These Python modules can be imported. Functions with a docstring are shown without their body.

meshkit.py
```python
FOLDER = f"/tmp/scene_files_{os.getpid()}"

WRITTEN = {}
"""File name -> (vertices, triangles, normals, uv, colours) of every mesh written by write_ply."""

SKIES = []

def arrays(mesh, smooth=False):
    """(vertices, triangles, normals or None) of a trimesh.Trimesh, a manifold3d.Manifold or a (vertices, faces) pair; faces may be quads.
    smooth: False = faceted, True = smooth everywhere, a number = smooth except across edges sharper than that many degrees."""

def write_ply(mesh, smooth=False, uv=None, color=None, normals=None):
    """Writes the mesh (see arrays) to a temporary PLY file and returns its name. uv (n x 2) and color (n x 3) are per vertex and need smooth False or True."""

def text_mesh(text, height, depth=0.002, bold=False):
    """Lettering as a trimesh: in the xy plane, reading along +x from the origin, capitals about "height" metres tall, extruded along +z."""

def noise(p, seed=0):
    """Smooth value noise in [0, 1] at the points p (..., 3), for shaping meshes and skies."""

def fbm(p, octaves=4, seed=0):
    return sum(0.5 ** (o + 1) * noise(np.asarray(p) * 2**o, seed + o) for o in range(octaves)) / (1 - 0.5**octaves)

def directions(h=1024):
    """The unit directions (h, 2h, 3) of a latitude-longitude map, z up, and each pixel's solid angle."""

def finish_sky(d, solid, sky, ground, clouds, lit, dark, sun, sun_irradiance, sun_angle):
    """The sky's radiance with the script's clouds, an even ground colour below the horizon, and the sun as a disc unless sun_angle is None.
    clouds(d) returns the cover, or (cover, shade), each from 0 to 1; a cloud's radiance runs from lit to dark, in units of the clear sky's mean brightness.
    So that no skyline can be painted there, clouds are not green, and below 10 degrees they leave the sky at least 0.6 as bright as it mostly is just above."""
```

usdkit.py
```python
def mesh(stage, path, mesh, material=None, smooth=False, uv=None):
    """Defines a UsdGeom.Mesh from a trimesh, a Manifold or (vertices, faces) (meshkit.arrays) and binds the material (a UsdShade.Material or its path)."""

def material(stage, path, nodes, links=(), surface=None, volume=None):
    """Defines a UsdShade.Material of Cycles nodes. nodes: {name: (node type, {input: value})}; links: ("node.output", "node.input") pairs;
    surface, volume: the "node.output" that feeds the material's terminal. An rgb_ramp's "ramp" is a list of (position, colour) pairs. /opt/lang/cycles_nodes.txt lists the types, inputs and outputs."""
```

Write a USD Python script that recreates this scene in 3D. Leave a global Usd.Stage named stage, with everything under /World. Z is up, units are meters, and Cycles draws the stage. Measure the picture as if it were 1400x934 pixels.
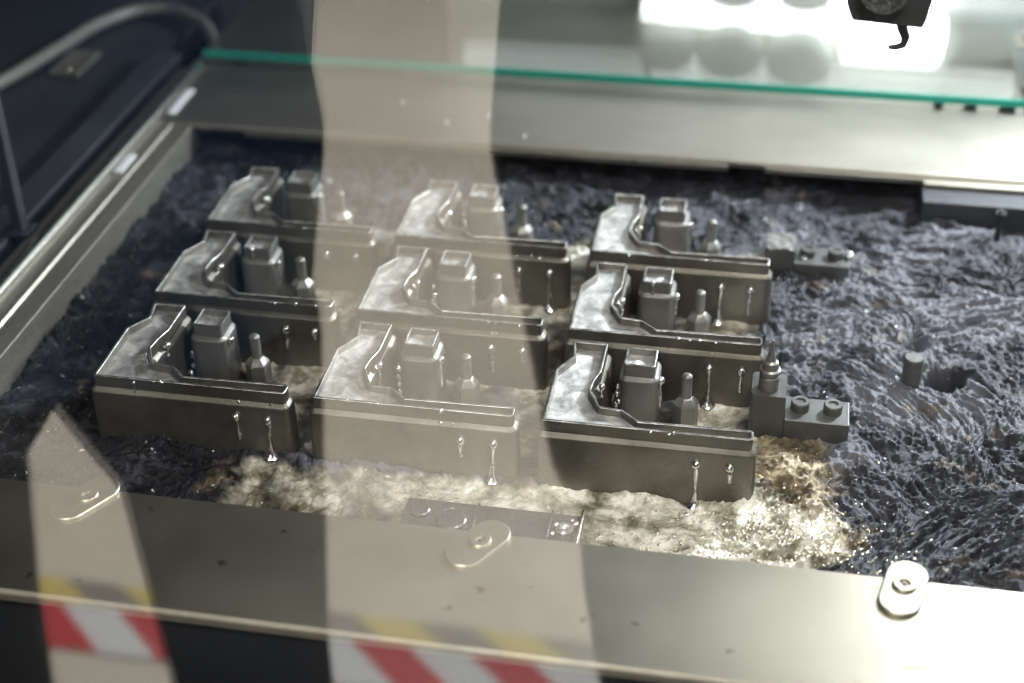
import math, numpy as np, trimesh, usdkit, meshkit, manifold3d
import mapbox_earcut
from scipy.spatial import Delaunay, cKDTree
from shapely.geometry import Polygon, Point
from shapely import contains_xy
from pxr import Gf, Sdf, Usd, UsdGeom, UsdLux, UsdShade, Vt

# ---------------------------------------------------------------- stage, camera, lamps, exposure
stage = Usd.Stage.CreateInMemory()
UsdGeom.SetStageUpAxis(stage, UsdGeom.Tokens.z)
UsdGeom.SetStageMetersPerUnit(stage, 1.0)
UsdGeom.Xform.Define(stage, '/World')
U = 0.0022                                  # one working unit in metres (a nozzle trough is 60 units long)
ORG = np.array([100.0, 80.0, -432.0])       # hall floor is z = 0
def W(p): return (np.asarray(p, float) - ORG) * U

CAM = dict(f=2086.45, yaw=-11.2266, pitch=33.5398, roll=-1.0377, pos=(197.75, -347.08, 260.74), focus=447.0, fstop=3.6)
def cam_axes():
    y, p, r = (math.radians(CAM[k]) for k in ('yaw', 'pitch', 'roll'))
    f = np.array([math.sin(y)*math.cos(p), math.cos(y)*math.cos(p), -math.sin(p)])
    s = np.cross(f, [0, 0, 1]); s /= np.linalg.norm(s); u = np.cross(s, f)
    return math.cos(r)*s + math.sin(r)*u, -math.sin(r)*s + math.cos(r)*u, f
cr, cu, cf = cam_axes()
cam = UsdGeom.Camera.Define(stage, '/World/camera')
m4 = np.eye(4); m4[0, :3], m4[1, :3], m4[2, :3], m4[3, :3] = cr, cu, -cf, W(CAM['pos'])
cam.AddTransformOp().Set(Gf.Matrix4d(*m4.ravel().tolist()))
cam.CreateHorizontalApertureAttr(36.0); cam.CreateVerticalApertureAttr(36.0*683/1024)
cam.CreateFocalLengthAttr(36.0*CAM['f']/1400)
cam.CreateFocusDistanceAttr(CAM['focus']*U); cam.CreateFStopAttr(CAM['fstop'])
cam.CreateClippingRangeAttr((0.01, 100.0))
cam.CreateExposureAttr(0.0)

def rect_lamp(name, at, look, w, h, radiance, color=(1, 1, 1)):
    """a RectLight at AT (units) that shines towards LOOK"""
    l = UsdLux.RectLight.Define(stage, '/World/' + name)
    a, b = W(at), W(look)
    z = (a - b)/np.linalg.norm(a - b)
    x = np.cross([0, 1, 0.01], z); x /= np.linalg.norm(x); y = np.cross(z, x)
    m = np.eye(4); m[0, :3], m[1, :3], m[2, :3], m[3, :3] = x, y, z, a
    l.AddTransformOp().Set(Gf.Matrix4d(*m.ravel().tolist()))
    l.CreateWidthAttr(w*U); l.CreateHeightAttr(h*U)
    l.CreateIntensityAttr(radiance); l.CreateColorAttr(Gf.Vec3f(*color))
    return l
# lamps of the machine and of the hall, plus an added front fill
rect_lamp('machine_lamp', (392, 300, 200), (235, 60, -20), 50, 56, 980.0, (0.88, 0.95, 1.0))
rect_lamp('corner_lamp', (335, 175, 215), (262, -20, -10), 90, 56, 22.0, (1.0, 0.965, 0.90))
rect_lamp('front_fill', (262, -70, 330), (195, -5, -20), 110, 40, 175.0, (1.0, 0.95, 0.86))  # added fill for the front faces and the puddle
rect_lamp('tube_lamp', (-20, 110, 400), (60, 90, -20), 8, 300, 12.0, (1.0, 0.98, 0.94))
rect_lamp('hall_lamp', (-150, -760, 1250), (-130, -740, -432), 620, 360, 105.0, (1.0, 0.95, 0.87))
rect_lamp('hall_lamp_001', (-250, -1900, 1250), (-230, -1800, -432), 900, 700, 66.0, (1.0, 0.97, 0.9))

# ---------------------------------------------------------------- helpers
used = {}
def numbered(parent, name):
    k = (parent, name); n = used.get(k, 0); used[k] = n + 1
    return name if n == 0 else f'{name}_{n:03d}'
def data(prim, label=None, cat=None, group=None, kind=None):
    for k, v in (('label', label), ('category', cat), ('group', group), ('kind', kind)):
        if v: prim.SetCustomDataByKey(k, v)
    return prim
class Thing:
    """an Xform at the thing's base; parts are given in working units in the world's frame"""
    def __init__(s, name, at, label, cat, group=None, kind=None):
        s.path = '/World/' + numbered('/World', name); s.at = np.asarray(at, float)
        x = UsdGeom.Xform.Define(stage, s.path); x.AddTranslateOp().Set(Gf.Vec3d(*W(at).tolist()))
        s.prim = data(x.GetPrim(), label, cat, group, kind)
    def part(s, name, mesh, mat, smooth=30, under=None, label=None, kind=None):
        base = under or s.path
        path = base + '/' + numbered(base, name)
        v, f, n = meshkit.arrays(mesh, smooth)
        pr = raw(path, (v - s.at)*U, f, n, mat)
        data(pr, label=label, kind=kind)
        return path
def raw(path, v, f, n, mat):
    m = UsdGeom.Mesh.Define(stage, path)
    m.CreatePointsAttr(Vt.Vec3fArray.FromNumpy(np.asarray(v, np.float32)))
    m.CreateFaceVertexCountsAttr(Vt.IntArray.FromNumpy(np.full(len(f), 3, np.int32)))
    m.CreateFaceVertexIndicesAttr(Vt.IntArray.FromNumpy(np.asarray(f, np.int32).ravel()))
    m.CreateSubdivisionSchemeAttr('none')
    if n is not None:
        m.CreateNormalsAttr(Vt.Vec3fArray.FromNumpy(np.asarray(n, np.float32))); m.SetNormalsInterpolation('vertex')
    UsdShade.MaterialBindingAPI.Apply(m.GetPrim()).Bind(mat)
    return m.GetPrim()
def single(name, mesh, mat, label=None, cat=None, group=None, kind=None, smooth=30):
    v, f, n = meshkit.arrays(mesh, smooth)
    pr = raw('/World/' + numbered('/World', name), (v - ORG)*U, f, n, mat)
    return data(pr, label, cat, group, kind)

def join(ms): return trimesh.util.concatenate([trimesh.Trimesh(*meshkit.arrays(m)[:2], process=False) for m in ms])
def rbox(c, size, r=0.4):
    """box with rounded edges"""
    h = np.maximum(np.asarray(size, float)/2 - r, 1e-3)
    sp = manifold3d.Manifold.sphere(r, 12)
    pts = [sp.translate(tuple(np.asarray(c) + h*np.array(k))) for k in np.ndindex(2, 2, 2) for k in [np.array(k)*2 - 1]]
    return trimesh.Trimesh(*meshkit.arrays(manifold3d.Manifold.batch_hull(pts))[:2], process=False)
def fillet(corners, radii, d=0.0, seg=5):
    """corner points (CCW) with every edge moved outwards by d and every corner rounded; the same number of points for any d"""
    c = np.asarray(corners, float); n = len(c); out = []
    e = np.roll(c, -1, 0) - c; e /= np.linalg.norm(e, axis=1)[:, None]; nr = np.stack([e[:, 1], -e[:, 0]], 1)
    for i in range(n):
        a, b = e[i-1], e[i]; na, nb = nr[i-1], nr[i]
        cr_ = a[0]*b[1] - a[1]*b[0]; dt = 1 + na @ nb
        p = c[i] + d*(na + nb)/dt
        t = abs(math.tan(0.5*math.atan2(cr_, a @ b)))
        r = max(radii[i] + (d if cr_ > 0 else -d), 0.05)
        p0, p1 = p - a*r*t, p + b*r*t
        for k in range(seg):
            s = k/(seg - 1)
            out.append((1-s)**2*p0 + 2*s*(1-s)*p + s*s*p1)
    return np.array(out)
def loft(rings, cap0=True, cap1=True):
    """rings: list of (N,3), listed so that a ring seen from outside runs CCW and the surface goes upwards"""
    n = len(rings[0]); v = np.vstack(rings); f = []
    i = np.arange(n); j = (i + 1) % n
    for k in range(len(rings) - 1):
        a, b = k*n, (k+1)*n
        f += [np.stack([a+i, a+j, b+j], 1), np.stack([a+i, b+j, b+i], 1)]
    for ring, base, flip, want in ((rings[0], 0, True, cap0), (rings[-1], (len(rings)-1)*n, False, cap1)):
        if want:
            t = mapbox_earcut.triangulate_float64(np.ascontiguousarray(ring[:, :2]), np.array([n], np.uint32)).reshape(-1, 3).astype(int)
            p = ring[:, :2]; ar = np.sum([(p[q[1]][0]-p[q[0]][0])*(p[q[2]][1]-p[q[0]][1])-(p[q[1]][1]-p[q[0]][1])*(p[q[2]][0]-p[q[0]][0]) for q in t])
            if ar < 0: t = t[:, ::-1]
            f.append((t[:, ::-1] if flip else t) + base)
    return trimesh.Trimesh(v, np.vstack(f), process=False)
def ring3(p2, z): return np.column_stack([p2, np.full(len(p2), z)])
def lathe(profile, at, n=32, squash=1.0):
    """profile: (r, z) from bottom to top"""
    a = np.linspace(0, 2*np.pi, n, endpoint=False)
    rings = [np.column_stack([r*np.cos(a), r*np.sin(a)*squash, np.full(n, z)]) + np.asarray(at) for r, z in profile]
    return loft(rings)
def tube(path, rad, n=10):
    path = np.asarray(path, float); rad = np.broadcast_to(rad, len(path)); rings = []
    t = np.gradient(path, axis=0); t /= np.linalg.norm(t, axis=1)[:, None]
    up = np.array([0.3, 0.9, 0.2]); a = np.linspace(0, 2*np.pi, n, endpoint=False)
    for p, d, r in zip(path, t, rad):
        x = np.cross(up, d); x /= np.linalg.norm(x); y = np.cross(d, x)
        rings.append(p + r*(np.cos(a)[:, None]*x + np.sin(a)[:, None]*y))
    k = np.arange(n); m = len(rings); v = np.vstack(rings + [path[:1], path[-1:]]); f = []
    for q in range(m-1):
        A, B = q*n, (q+1)*n; j = (k+1) % n
        f += [np.stack([A+k, A+j, B+j], 1), np.stack([A+k, B+j, B+k], 1)]
    j = (k+1) % n
    f += [np.stack([np.full(n, m*n), j, k], 1), np.stack([np.full(n, m*n+1), (m-1)*n+k, (m-1)*n+j], 1)]
    return trimesh.Trimesh(v, np.vstack(f), process=False)
def prism_x(profile, x0, x1, axis=0):
    """closed (y,z) or (x,z) profile, extruded along x (axis 0) or y (axis 1)"""
    p = np.asarray(profile, float); n = len(p)
    def at(q): return np.column_stack([np.full(n, q), p[:, 0], p[:, 1]]) if axis == 0 else np.column_stack([p[:, 0], np.full(n, q), p[:, 1]])
    v = np.vstack([at(x0), at(x1)]); i = np.arange(n); j = (i+1) % n
    t = mapbox_earcut.triangulate_float64(np.ascontiguousarray(p), np.array([n], np.uint32)).reshape(-1, 3).astype(int)
    m = trimesh.Trimesh(v, np.vstack([np.stack([i, j, j+n], 1), np.stack([i, j+n, i+n], 1), t[:, ::-1], t + n]), process=True)
    m.fix_normals(); return m
def fill_mesh(poly, z, step, amp, seed, scale=4.0):
    """a bumpy sheet that fills the polygon"""
    pg = Polygon(poly); x0, y0, x1, y1 = pg.bounds
    g = np.stack(np.meshgrid(np.arange(x0, x1, step), np.arange(y0, y1, step)), -1).reshape(-1, 2)
    g = g + np.random.default_rng(seed).uniform(-.25, .25, g.shape)*step
    g = g[contains_xy(pg.buffer(-0.35*step), g[:, 0], g[:, 1])]
    ln = pg.exterior; m = int(ln.length/step)
    b = np.array([ln.interpolate(k/m, normalized=True).coords[0] for k in range(m)])
    p = np.vstack([g, b]); t = Delaunay(p).simplices; c = p[t].mean(1)
    t = t[contains_xy(pg, c[:, 0], c[:, 1])]
    a = p[t]; ar = (a[:, 1, 0]-a[:, 0, 0])*(a[:, 2, 1]-a[:, 0, 1])-(a[:, 1, 1]-a[:, 0, 1])*(a[:, 2, 0]-a[:, 0, 0])
    t[ar < 0] = t[ar < 0][:, ::-1]
    q = np.column_stack([p/scale, np.full(len(p), seed*3.7)])
    h = (meshkit.fbm(q, 4, seed) - .5)*2*amp
    return trimesh.Trimesh(np.column_stack([p, z + h]), t, process=False)
def blob(at, r, seed, stretch=(1, 1, 1), rough=0.25, sub=2):
    m = trimesh.creation.icosphere(sub, 1.0); v = np.array(m.vertices)
    v = v*(1 + rough*2*(meshkit.fbm(v*1.3 + seed*7.3, 2, seed) - .5))[:, None]*r*np.asarray(stretch) + np.asarray(at)
    return trimesh.Trimesh(v, m.faces, process=False)

# ---------------------------------------------------------------- materials
def looks(name, nodes, links=(), surface='p.BSDF'): return usdkit.material(stage, '/World/Looks/' + name, nodes, links, surface=surface)
def plain(name, color, rough, metallic=0.0, **k):
    return looks(name, {'p': ('principled_bsdf', dict(base_color=color, roughness=rough, metallic=metallic, **k))})
def worn(name, c0, c1, rough, metallic, scale, bump=0.0, bump_scale=None, stretch=(1, 1, 1), rough_var=0.1, detail=5):
    """metal or plastic with cloudy tone, uneven gloss and a fine relief"""
    return looks(name, {
        'g': ('geometry', {}), 'mp': ('mapping', dict(scale=stretch)),
        'n': ('noise_texture', dict(scale=scale, detail=detail, roughness=0.6)),
        'n2': ('noise_texture', dict(scale=bump_scale or scale*6, detail=4, roughness=0.6)),
        'r': ('rgb_ramp', dict(ramp=[(0.3, c0), (0.7, c1)])),
        'mr': ('map_range', dict(from_min=0.3, from_max=0.7, to_min=rough - rough_var, to_max=rough + rough_var)),
        'b': ('bump', dict(strength=bump, distance=0.001)),
        'p': ('principled_bsdf', dict(metallic=metallic))},
        [('g.position', 'mp.vector'), ('mp.vector', 'n.vector'), ('mp.vector', 'n2.vector'), ('n.fac', 'r.fac'), ('r.color', 'p.base_color'),
         ('n2.fac', 'mr.value'), ('mr.result', 'p.roughness'), ('n2.fac', 'b.height'), ('b.normal', 'p.normal')])
M = {}
M['nozzle'] = worn('nozzle_steel', (0.085, 0.079, 0.064), (0.20, 0.19, 0.165), 0.38, 0.7, 22, 0.14, 900, rough_var=0.10)
M['square'] = worn('square_steel', (0.11, 0.108, 0.10), (0.21, 0.206, 0.195), 0.42, 0.6, 26, 0.14, 900, rough_var=0.10)
M['pin'] = worn('pin_steel', (0.14, 0.138, 0.13), (0.24, 0.237, 0.225), 0.38, 0.55, 40, 0.12, 900)
M['block'] = worn('block_grey', (0.075, 0.075, 0.074), (0.14, 0.14, 0.138), 0.45, 0.5, 25, 0.15, 700)
M['steel'] = worn('frame_steel', (0.40, 0.37, 0.30), (0.52, 0.485, 0.405), 0.45, 1.0, 7, 0.0, 14, (1, 1.5, 1.5), 0.03)
M['steel'] = looks('front_steel', {
    'g': ('geometry', {}), 'n': ('noise_texture', dict(scale=5, detail=3, roughness=0.5)), 'n2': ('noise_texture', dict(scale=12, detail=4, roughness=0.6)), 'n3': ('noise_texture', dict(scale=75, detail=2)),
    'mp': ('mapping', dict(scale=(6, 90, 90))), 'sc': ('noise_texture', dict(scale=6, detail=3)),
    'r': ('rgb_ramp', dict(ramp=[(0.3, (0.34, 0.315, 0.26)), (0.7, (0.44, 0.415, 0.35))])), 'sp': ('map_range', dict(from_min=0.70, from_max=0.78, to_min=0, to_max=0.75, clamp=True)),
    'm': ('mix_color', dict(b=(0.10, 0.07, 0.04))), 'mr': ('map_range', dict(from_min=0.35, from_max=0.65, to_min=0.35, to_max=0.39)), 'b': ('bump', dict(strength=0.05, distance=0.0005)), 'p': ('principled_bsdf', dict(metallic=1.0))},
    [('g.position', 'n.vector'), ('g.position', 'n2.vector'), ('g.position', 'n3.vector'), ('g.position', 'mp.vector'), ('mp.vector', 'sc.vector'), ('n.fac', 'r.fac'), ('r.color', 'm.a'), ('n3.fac', 'sp.value'), ('sp.result', 'm.fac'), ('m.result', 'p.base_color'),
     ('n2.fac', 'mr.value'), ('mr.result', 'p.roughness'), ('sc.fac', 'b.height'), ('b.normal', 'p.normal')])
M['backsteel'] = worn('back_steel', (0.27, 0.255, 0.22), (0.36, 0.345, 0.30), 0.46, 1.0, 7, 0.0, 12, (1, 1.5, 1.5), 0.03)
M['dull'] = worn('dull_steel', (0.22, 0.205, 0.165), (0.32, 0.30, 0.25), 0.6, 0.6, 20, 0.05, 300)
M['rail'] = worn('rail_steel', (0.36, 0.345, 0.29), (0.54, 0.52, 0.46), 0.36, 0.85, 9, 0.05, 160, (6, 1, 6), 0.07)
M['bright'] = worn('solder_bright', (0.72, 0.72, 0.72), (0.86, 0.86, 0.85), 0.24, 1.0, 60, 0.0, 400, rough_var=0.06)
M['rimshine'] = worn('rim_highlight', (0.09, 0.088, 0.083), (0.52, 0.515, 0.50), 0.36, 0.9, 110, 0.0, 400)  # pale edge colour that paints the highlight along the rims
M['ridge'] = worn('ridge_steel', (0.62, 0.61, 0.56), (0.76, 0.75, 0.7), 0.2, 1.0, 30, 0.0, 200, rough_var=.06)
M['dark'] = worn('dark_panel', (0.016, 0.018, 0.022), (0.03, 0.033, 0.04), 0.5, 0.0, 6, 0.03, 300)
M['wallpale'] = worn('pale_panel', (0.36, 0.37, 0.36), (0.46, 0.47, 0.455), 0.45, 0.0, 5, 0.02, 200)
M['rollergrey'] = plain('roller_grey', (.62, .63, .61), .5)
M['black'] = plain('black_plastic', (0.014, 0.015, 0.017), 0.42)
M['rubber'] = plain('black_rubber', (0.012, 0.013, 0.015), 0.6)
M['hose'] = plain('pale_hose', (0.15, 0.15, 0.14), 0.4)
M['charcoal'] = worn('charcoal_bracket', (0.022, 0.023, 0.025), (0.034, 0.035, 0.037), 0.45, 0.0, 60, 0.05, 900)
M['solder'] = looks('solder_skin', {
    'g': ('geometry', {}), 'mp': ('mapping', dict(scale=(1, 1, 1))),
    'n': ('noise_texture', dict(scale=70, detail=7, roughness=0.72, distortion=0.8)),
    'n2': ('noise_texture', dict(scale=240, detail=5, roughness=0.7, distortion=2.0)),
    'r': ('rgb_ramp', dict(ramp=[(0.34, (0.36, 0.36, 0.355)), (0.5, (0.60, 0.60, 0.59)), (0.62, (0.84, 0.835, 0.82))])),
    'mr': ('map_range', dict(from_min=0.3, from_max=0.7, to_min=0.42, to_max=0.62)),
    'b': ('bump', dict(strength=0.45, distance=0.0012)),
    'p': ('principled_bsdf', dict(metallic=0.9))},
    [('g.position', 'n.vector'), ('g.position', 'n2.vector'), ('n.fac', 'r.fac'), ('r.color', 'p.base_color'), ('n.fac', 'mr.value'), ('mr.result', 'p.roughness'), ('n2.fac', 'b.height'), ('b.normal', 'p.normal')])
# dross: mask.r = bright solder, mask.g = warm oxide, mask.b = silvery oxide with painted sheen
M['dross'] = looks('dross_crust', {
    'g': ('geometry', {}), 'at': ('attribute', dict(attribute='mask')), 's': ('separate_color', {}),
    'n': ('noise_texture', dict(scale=48, detail=6, roughness=0.66, distortion=0.25)),
    'n2': ('noise_texture', dict(scale=420, detail=5, roughness=0.7, distortion=1.0)),
    'nf': ('noise_texture', dict(scale=210, detail=3, roughness=0.6)),
    'dr': ('rgb_ramp', dict(ramp=[(0.38, (0.003, 0.0036, 0.006)), (0.54, (0.011, 0.0125, 0.019)), (0.68, (0.06, 0.064, 0.082))])),
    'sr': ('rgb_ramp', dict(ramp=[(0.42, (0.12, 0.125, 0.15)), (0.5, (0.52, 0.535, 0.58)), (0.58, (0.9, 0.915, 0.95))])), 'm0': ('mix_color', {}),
    'wr': ('rgb_ramp', dict(ramp=[(0.34, (0.025, 0.02, 0.014)), (0.5, (0.13, 0.10, 0.06)), (0.68, (0.58, 0.50, 0.36))])),
    'so': ('rgb_ramp', dict(ramp=[(0.36, (0.12, 0.11, 0.075)), (0.48, (0.40, 0.385, 0.31)), (0.6, (0.86, 0.84, 0.77))])),
    'm1': ('mix_color', {}), 'm2': ('mix_color', {}), 'm3': ('mix_color', dict(b=(0.72, 0.72, 0.74))),
    'fl': ('map_range', dict(from_min=0.67, from_max=0.74, to_min=0, to_max=1, clamp=True)),
    'ro': ('map_range', dict(from_min=0.3, from_max=0.7, to_min=0.24, to_max=0.5)),
    'me': ('map_range', dict(from_min=0.0, from_max=1.0, to_min=0.18, to_max=0.45)), 'sc': ('math', dict(math_type='multiply', value2=0.4)), 'ms': ('math', dict(math_type='subtract', use_clamp=True)),
    'b': ('bump', dict(strength=0.8, distance=0.0016)),
    'p': ('principled_bsdf', dict(specular_ior_level=0.3))},
    [('at.color', 's.color'), ('g.position', 'n.vector'), ('g.position', 'n2.vector'), ('g.position', 'nf.vector'), ('n.fac', 'dr.fac'), ('n.fac', 'wr.fac'), ('n.fac', 'so.fac'),
     ('dr.color', 'm0.a'), ('sr.color', 'm0.b'), ('s.b', 'm0.fac'), ('m0.result', 'm1.a'), ('wr.color', 'm1.b'), ('s.g', 'm1.fac'), ('m1.result', 'm2.a'), ('so.color', 'm2.b'), ('s.r', 'm2.fac'),
     ('m2.result', 'm3.a'), ('nf.fac', 'fl.value'), ('fl.result', 'm3.fac'), ('m3.result', 'p.base_color'),
     ('n2.fac', 'ro.value'), ('ro.result', 'p.roughness'), ('s.r', 'me.value'), ('me.result', 'ms.value1'), ('s.b', 'sc.value1'), ('sc.value', 'ms.value2'), ('ms.value', 'p.metallic'), ('n2.fac', 'b.height'), ('b.normal', 'p.normal')])
M['crumb'] = worn('solder_crumb', (0.55, 0.48, 0.36), (0.85, 0.82, 0.74), 0.28, 1.0, 180, 0.1, 900)
def pane(name, tint, ior):
    """thin clear glass; both faces of the pane mirror alike (inside the pane the fresnel node would mirror everything past the critical angle)"""
    return looks(name, {'ge': ('geometry', {}), 'mi': ('mix_float', dict(a=ior, b=1/ior)), 'f': ('fresnel', {}), 't': ('transparent_bsdf', dict(color=tint)), 'g': ('glossy_bsdf', dict(color=(1, 1, 1), roughness=0.0)), 'x': ('mix_closure', {})},
                 [('ge.backfacing', 'mi.fac'), ('mi.result', 'f.IOR'), ('f.fac', 'x.fac'), ('t.BSDF', 'x.closure1'), ('g.BSDF', 'x.closure2')], 'x.closure')
M['door_glass'] = pane('door_glass', (0.69, 0.692, 0.69), 1.62)
M['shelf_glass'] = pane('shelf_glass', (0.92, 0.95, 0.94), 1.55)
M['glass_edge'] = looks('glass_edge', {'p': ('principled_bsdf', dict(base_color=(0.02, 0.40, 0.31), roughness=0.2, transmission_weight=0.35, ior=1.5))})
M['floor'] = worn('hall_floor', (0.46, 0.425, 0.365), (0.60, 0.56, 0.49), 0.5, 0.0, 3, 0.0)
M['lampwhite'] = looks('lamp_face', {'e': ('emission', dict(color=(0.95, 0.98, 1.0), strength=22.0))}, (), 'e.emission')
M['fillsoft'] = looks('fill_soft', {'e': ('emission', dict(color=(0.95, 0.98, 1.0), strength=3.4))}, (), 'e.emission')  # glow of the added fill panel at the right
M['filldim'] = looks('fill_dim', {'e': ('emission', dict(color=(0.93, 0.98, 1.0), strength=2.0))}, (), 'e.emission')  # weaker glow of the added fill panel at the left
M['darkgrey'] = worn('dark_grey_panel', (0.07, 0.073, 0.08), (0.10, 0.104, 0.112), 0.5, 0.0, 6, 0.03, 300)
M['red'] = plain('tape_red', (0.45, 0.015, 0.02), 0.5)
M['white'] = plain('tape_white', (0.62, 0.64, 0.68), 0.5)
M['yellow'] = plain('tape_yellow', (0.52, 0.43, 0.10), 0.5)
M['tapeblack'] = plain('tape_black', (0.16, 0.15, 0.14), 0.5)
M['navy'] = worn('navy_cloth', (0.034, 0.07, 0.155), (0.05, 0.095, 0.20), 0.9, 0.0, 20, 0.0)
M['trouser'] = worn('dark_trouser', (0.004, 0.0045, 0.006), (0.007, 0.0075, 0.01), 0.95, 0.0, 20, 0.0)
M['skin'] = plain('skin', (0.45, 0.27, 0.19), 0.5)
M['hair'] = plain('dark_hair', (0.02, 0.014, 0.01), 0.5)
M['shoe'] = plain('black_leather', (0.008, 0.008, 0.009), 0.5)

# ---------------------------------------------------------------- the bath: dross crust, walls
PX, PY = 68.62, 48.78                       # spacing of the nozzle units
rng = np.random.default_rng(7)
GX = np.arange(-56, 336, 0.42); GY = np.arange(-52, 222, 0.42)
X, Y = np.meshgrid(GX, GY)
def nz(x, y, s, seed, oct=1): 
    q = np.stack([x/s, y/s, np.full_like(x, seed*1.7)], -1)
    return meshkit.fbm(q, oct, seed) if oct > 1 else meshkit.noise(q, seed)
def smooth(t): t = np.clip(t, 0, 1); return t*t*(3 - 2*t)
wx, wy = (nz(X, Y, 46, 1) - .5)*46 + (nz(X, Y, 15, 3) - .5)*9, (nz(X, Y, 46, 2) - .5)*46 + (nz(X, Y, 15, 4) - .5)*9
def ropes(ang, freq, stretch, seed):
    c, s = math.cos(ang), math.sin(ang); a, b = X + wx, Y + wy
    u, v = (c*a + s*b)*freq, (-s*a + c*b)*freq*stretch
    r = 1 - np.abs(2*meshkit.noise(np.stack([u, v, np.full_like(u, seed)], -1), seed) - 1)
    r2 = 1 - np.abs(2*meshkit.noise(np.stack([u*2.1, v*1.6, np.full_like(u, seed + 9)], -1), seed + 9) - 1)
    return 0.6*r**2.4 + 0.4*r2**2.0
k1 = smooth((nz(X, Y, 26, 5, 2) - .42)/.16); k2 = smooth((nz(X, Y, 22, 6, 2) - .42)/.16)
rope = k1*ropes(2.05, .52, .085, 11) + (1 - k1)*(k2*ropes(1.2, .58, .10, 12) + (1 - k2)*ropes(0.3, .46, .12, 13))
ropef = k1*ropes(2.05, .9, .16, 71) + (1 - k1)*(k2*ropes(1.2, .95, .18, 72) + (1 - k2)*ropes(0.3, .85, .19, 73))
coarse = k1*ropes(2.05, .15, .16, 61) + (1 - k1)*(k2*ropes(1.2, .17, .2, 62) + (1 - k2)*ropes(0.3, .14, .22, 63))
cell = nz(X + wx*.4, Y + wy*.4, 7.5, 21, 3); big = nz(X, Y, 30, 22, 2); fine = nz(X, Y, 1.9, 23, 3); grit = 1 - np.abs(2*nz(X + wx*.6, Y + wy*.6, 1.5, 27) - 1)
fold = np.abs(nz(X + wx*.5, Y + wy*.5, 19, 24, 2) - .5); crease = np.exp(-(fold/.018)**2)
# where the solder is freshly spilt: in front of and between the troughs, and by the right end of the front row
inl = smooth((X + 12)/24)*smooth((206 - X)/16)
front = smooth((2 - Y)/7)*(.5 + .5*smooth((X - 70)/90))*smooth((X - 18)/40)*smooth((206 - X)/18)
between = inl*smooth((150 - Y)/14)*smooth((Y + 2)/5)*smooth((X - 6)/24)
spill = np.exp(-(((X - 203)/27)**2 + ((Y + 14)/20)**2)**1.3)
wet = np.clip(front*.95 + between*.55 + spill, 0, 1)
n_w = nz(X, Y, 13, 31, 4) + spill*(nz(X, Y, 2.6, 35, 3) - .5)*1.2
solder = np.clip(smooth((wet*1.25 + (n_w - .5)*1.5 - .42)/.42), 0, 1)
warm = np.clip(smooth((np.maximum(np.exp(-(((X - 205)/19)**2 + ((Y - 14)/22)**2)**1.5)*1.2, wet*.75) + (nz(X, Y, 10, 32, 3) - .5)*1.1 - .32)/.3), 0, 1)
warm = np.maximum(warm, .4*smooth((nz(X, Y, 9, 33, 3) - .73)/.08))
calm = np.clip(front*1.1 + between*.85, 0, 1)*(1 - .75*spill)
H = -23.2 + (big - .5)*6.0*(1 - .6*calm) + (cell - .5)*5.2*(1 - .6*calm) + rope*2.0*(1 - .9*calm) + (ropef - .3)*1.1*(1 - .8*calm) + coarse*3.6*(1 - .85*calm) - 1.2 - crease*.5*(1 - .6*calm) + (fine - .5)*(1.5 - 1.0*calm) + (grit - .5)*(1.15 - .95*calm) + spill*(nz(X, Y, 3.2, 41, 3) - .45)*4.5
H += smooth((X - 226)/60)*1.2
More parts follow.
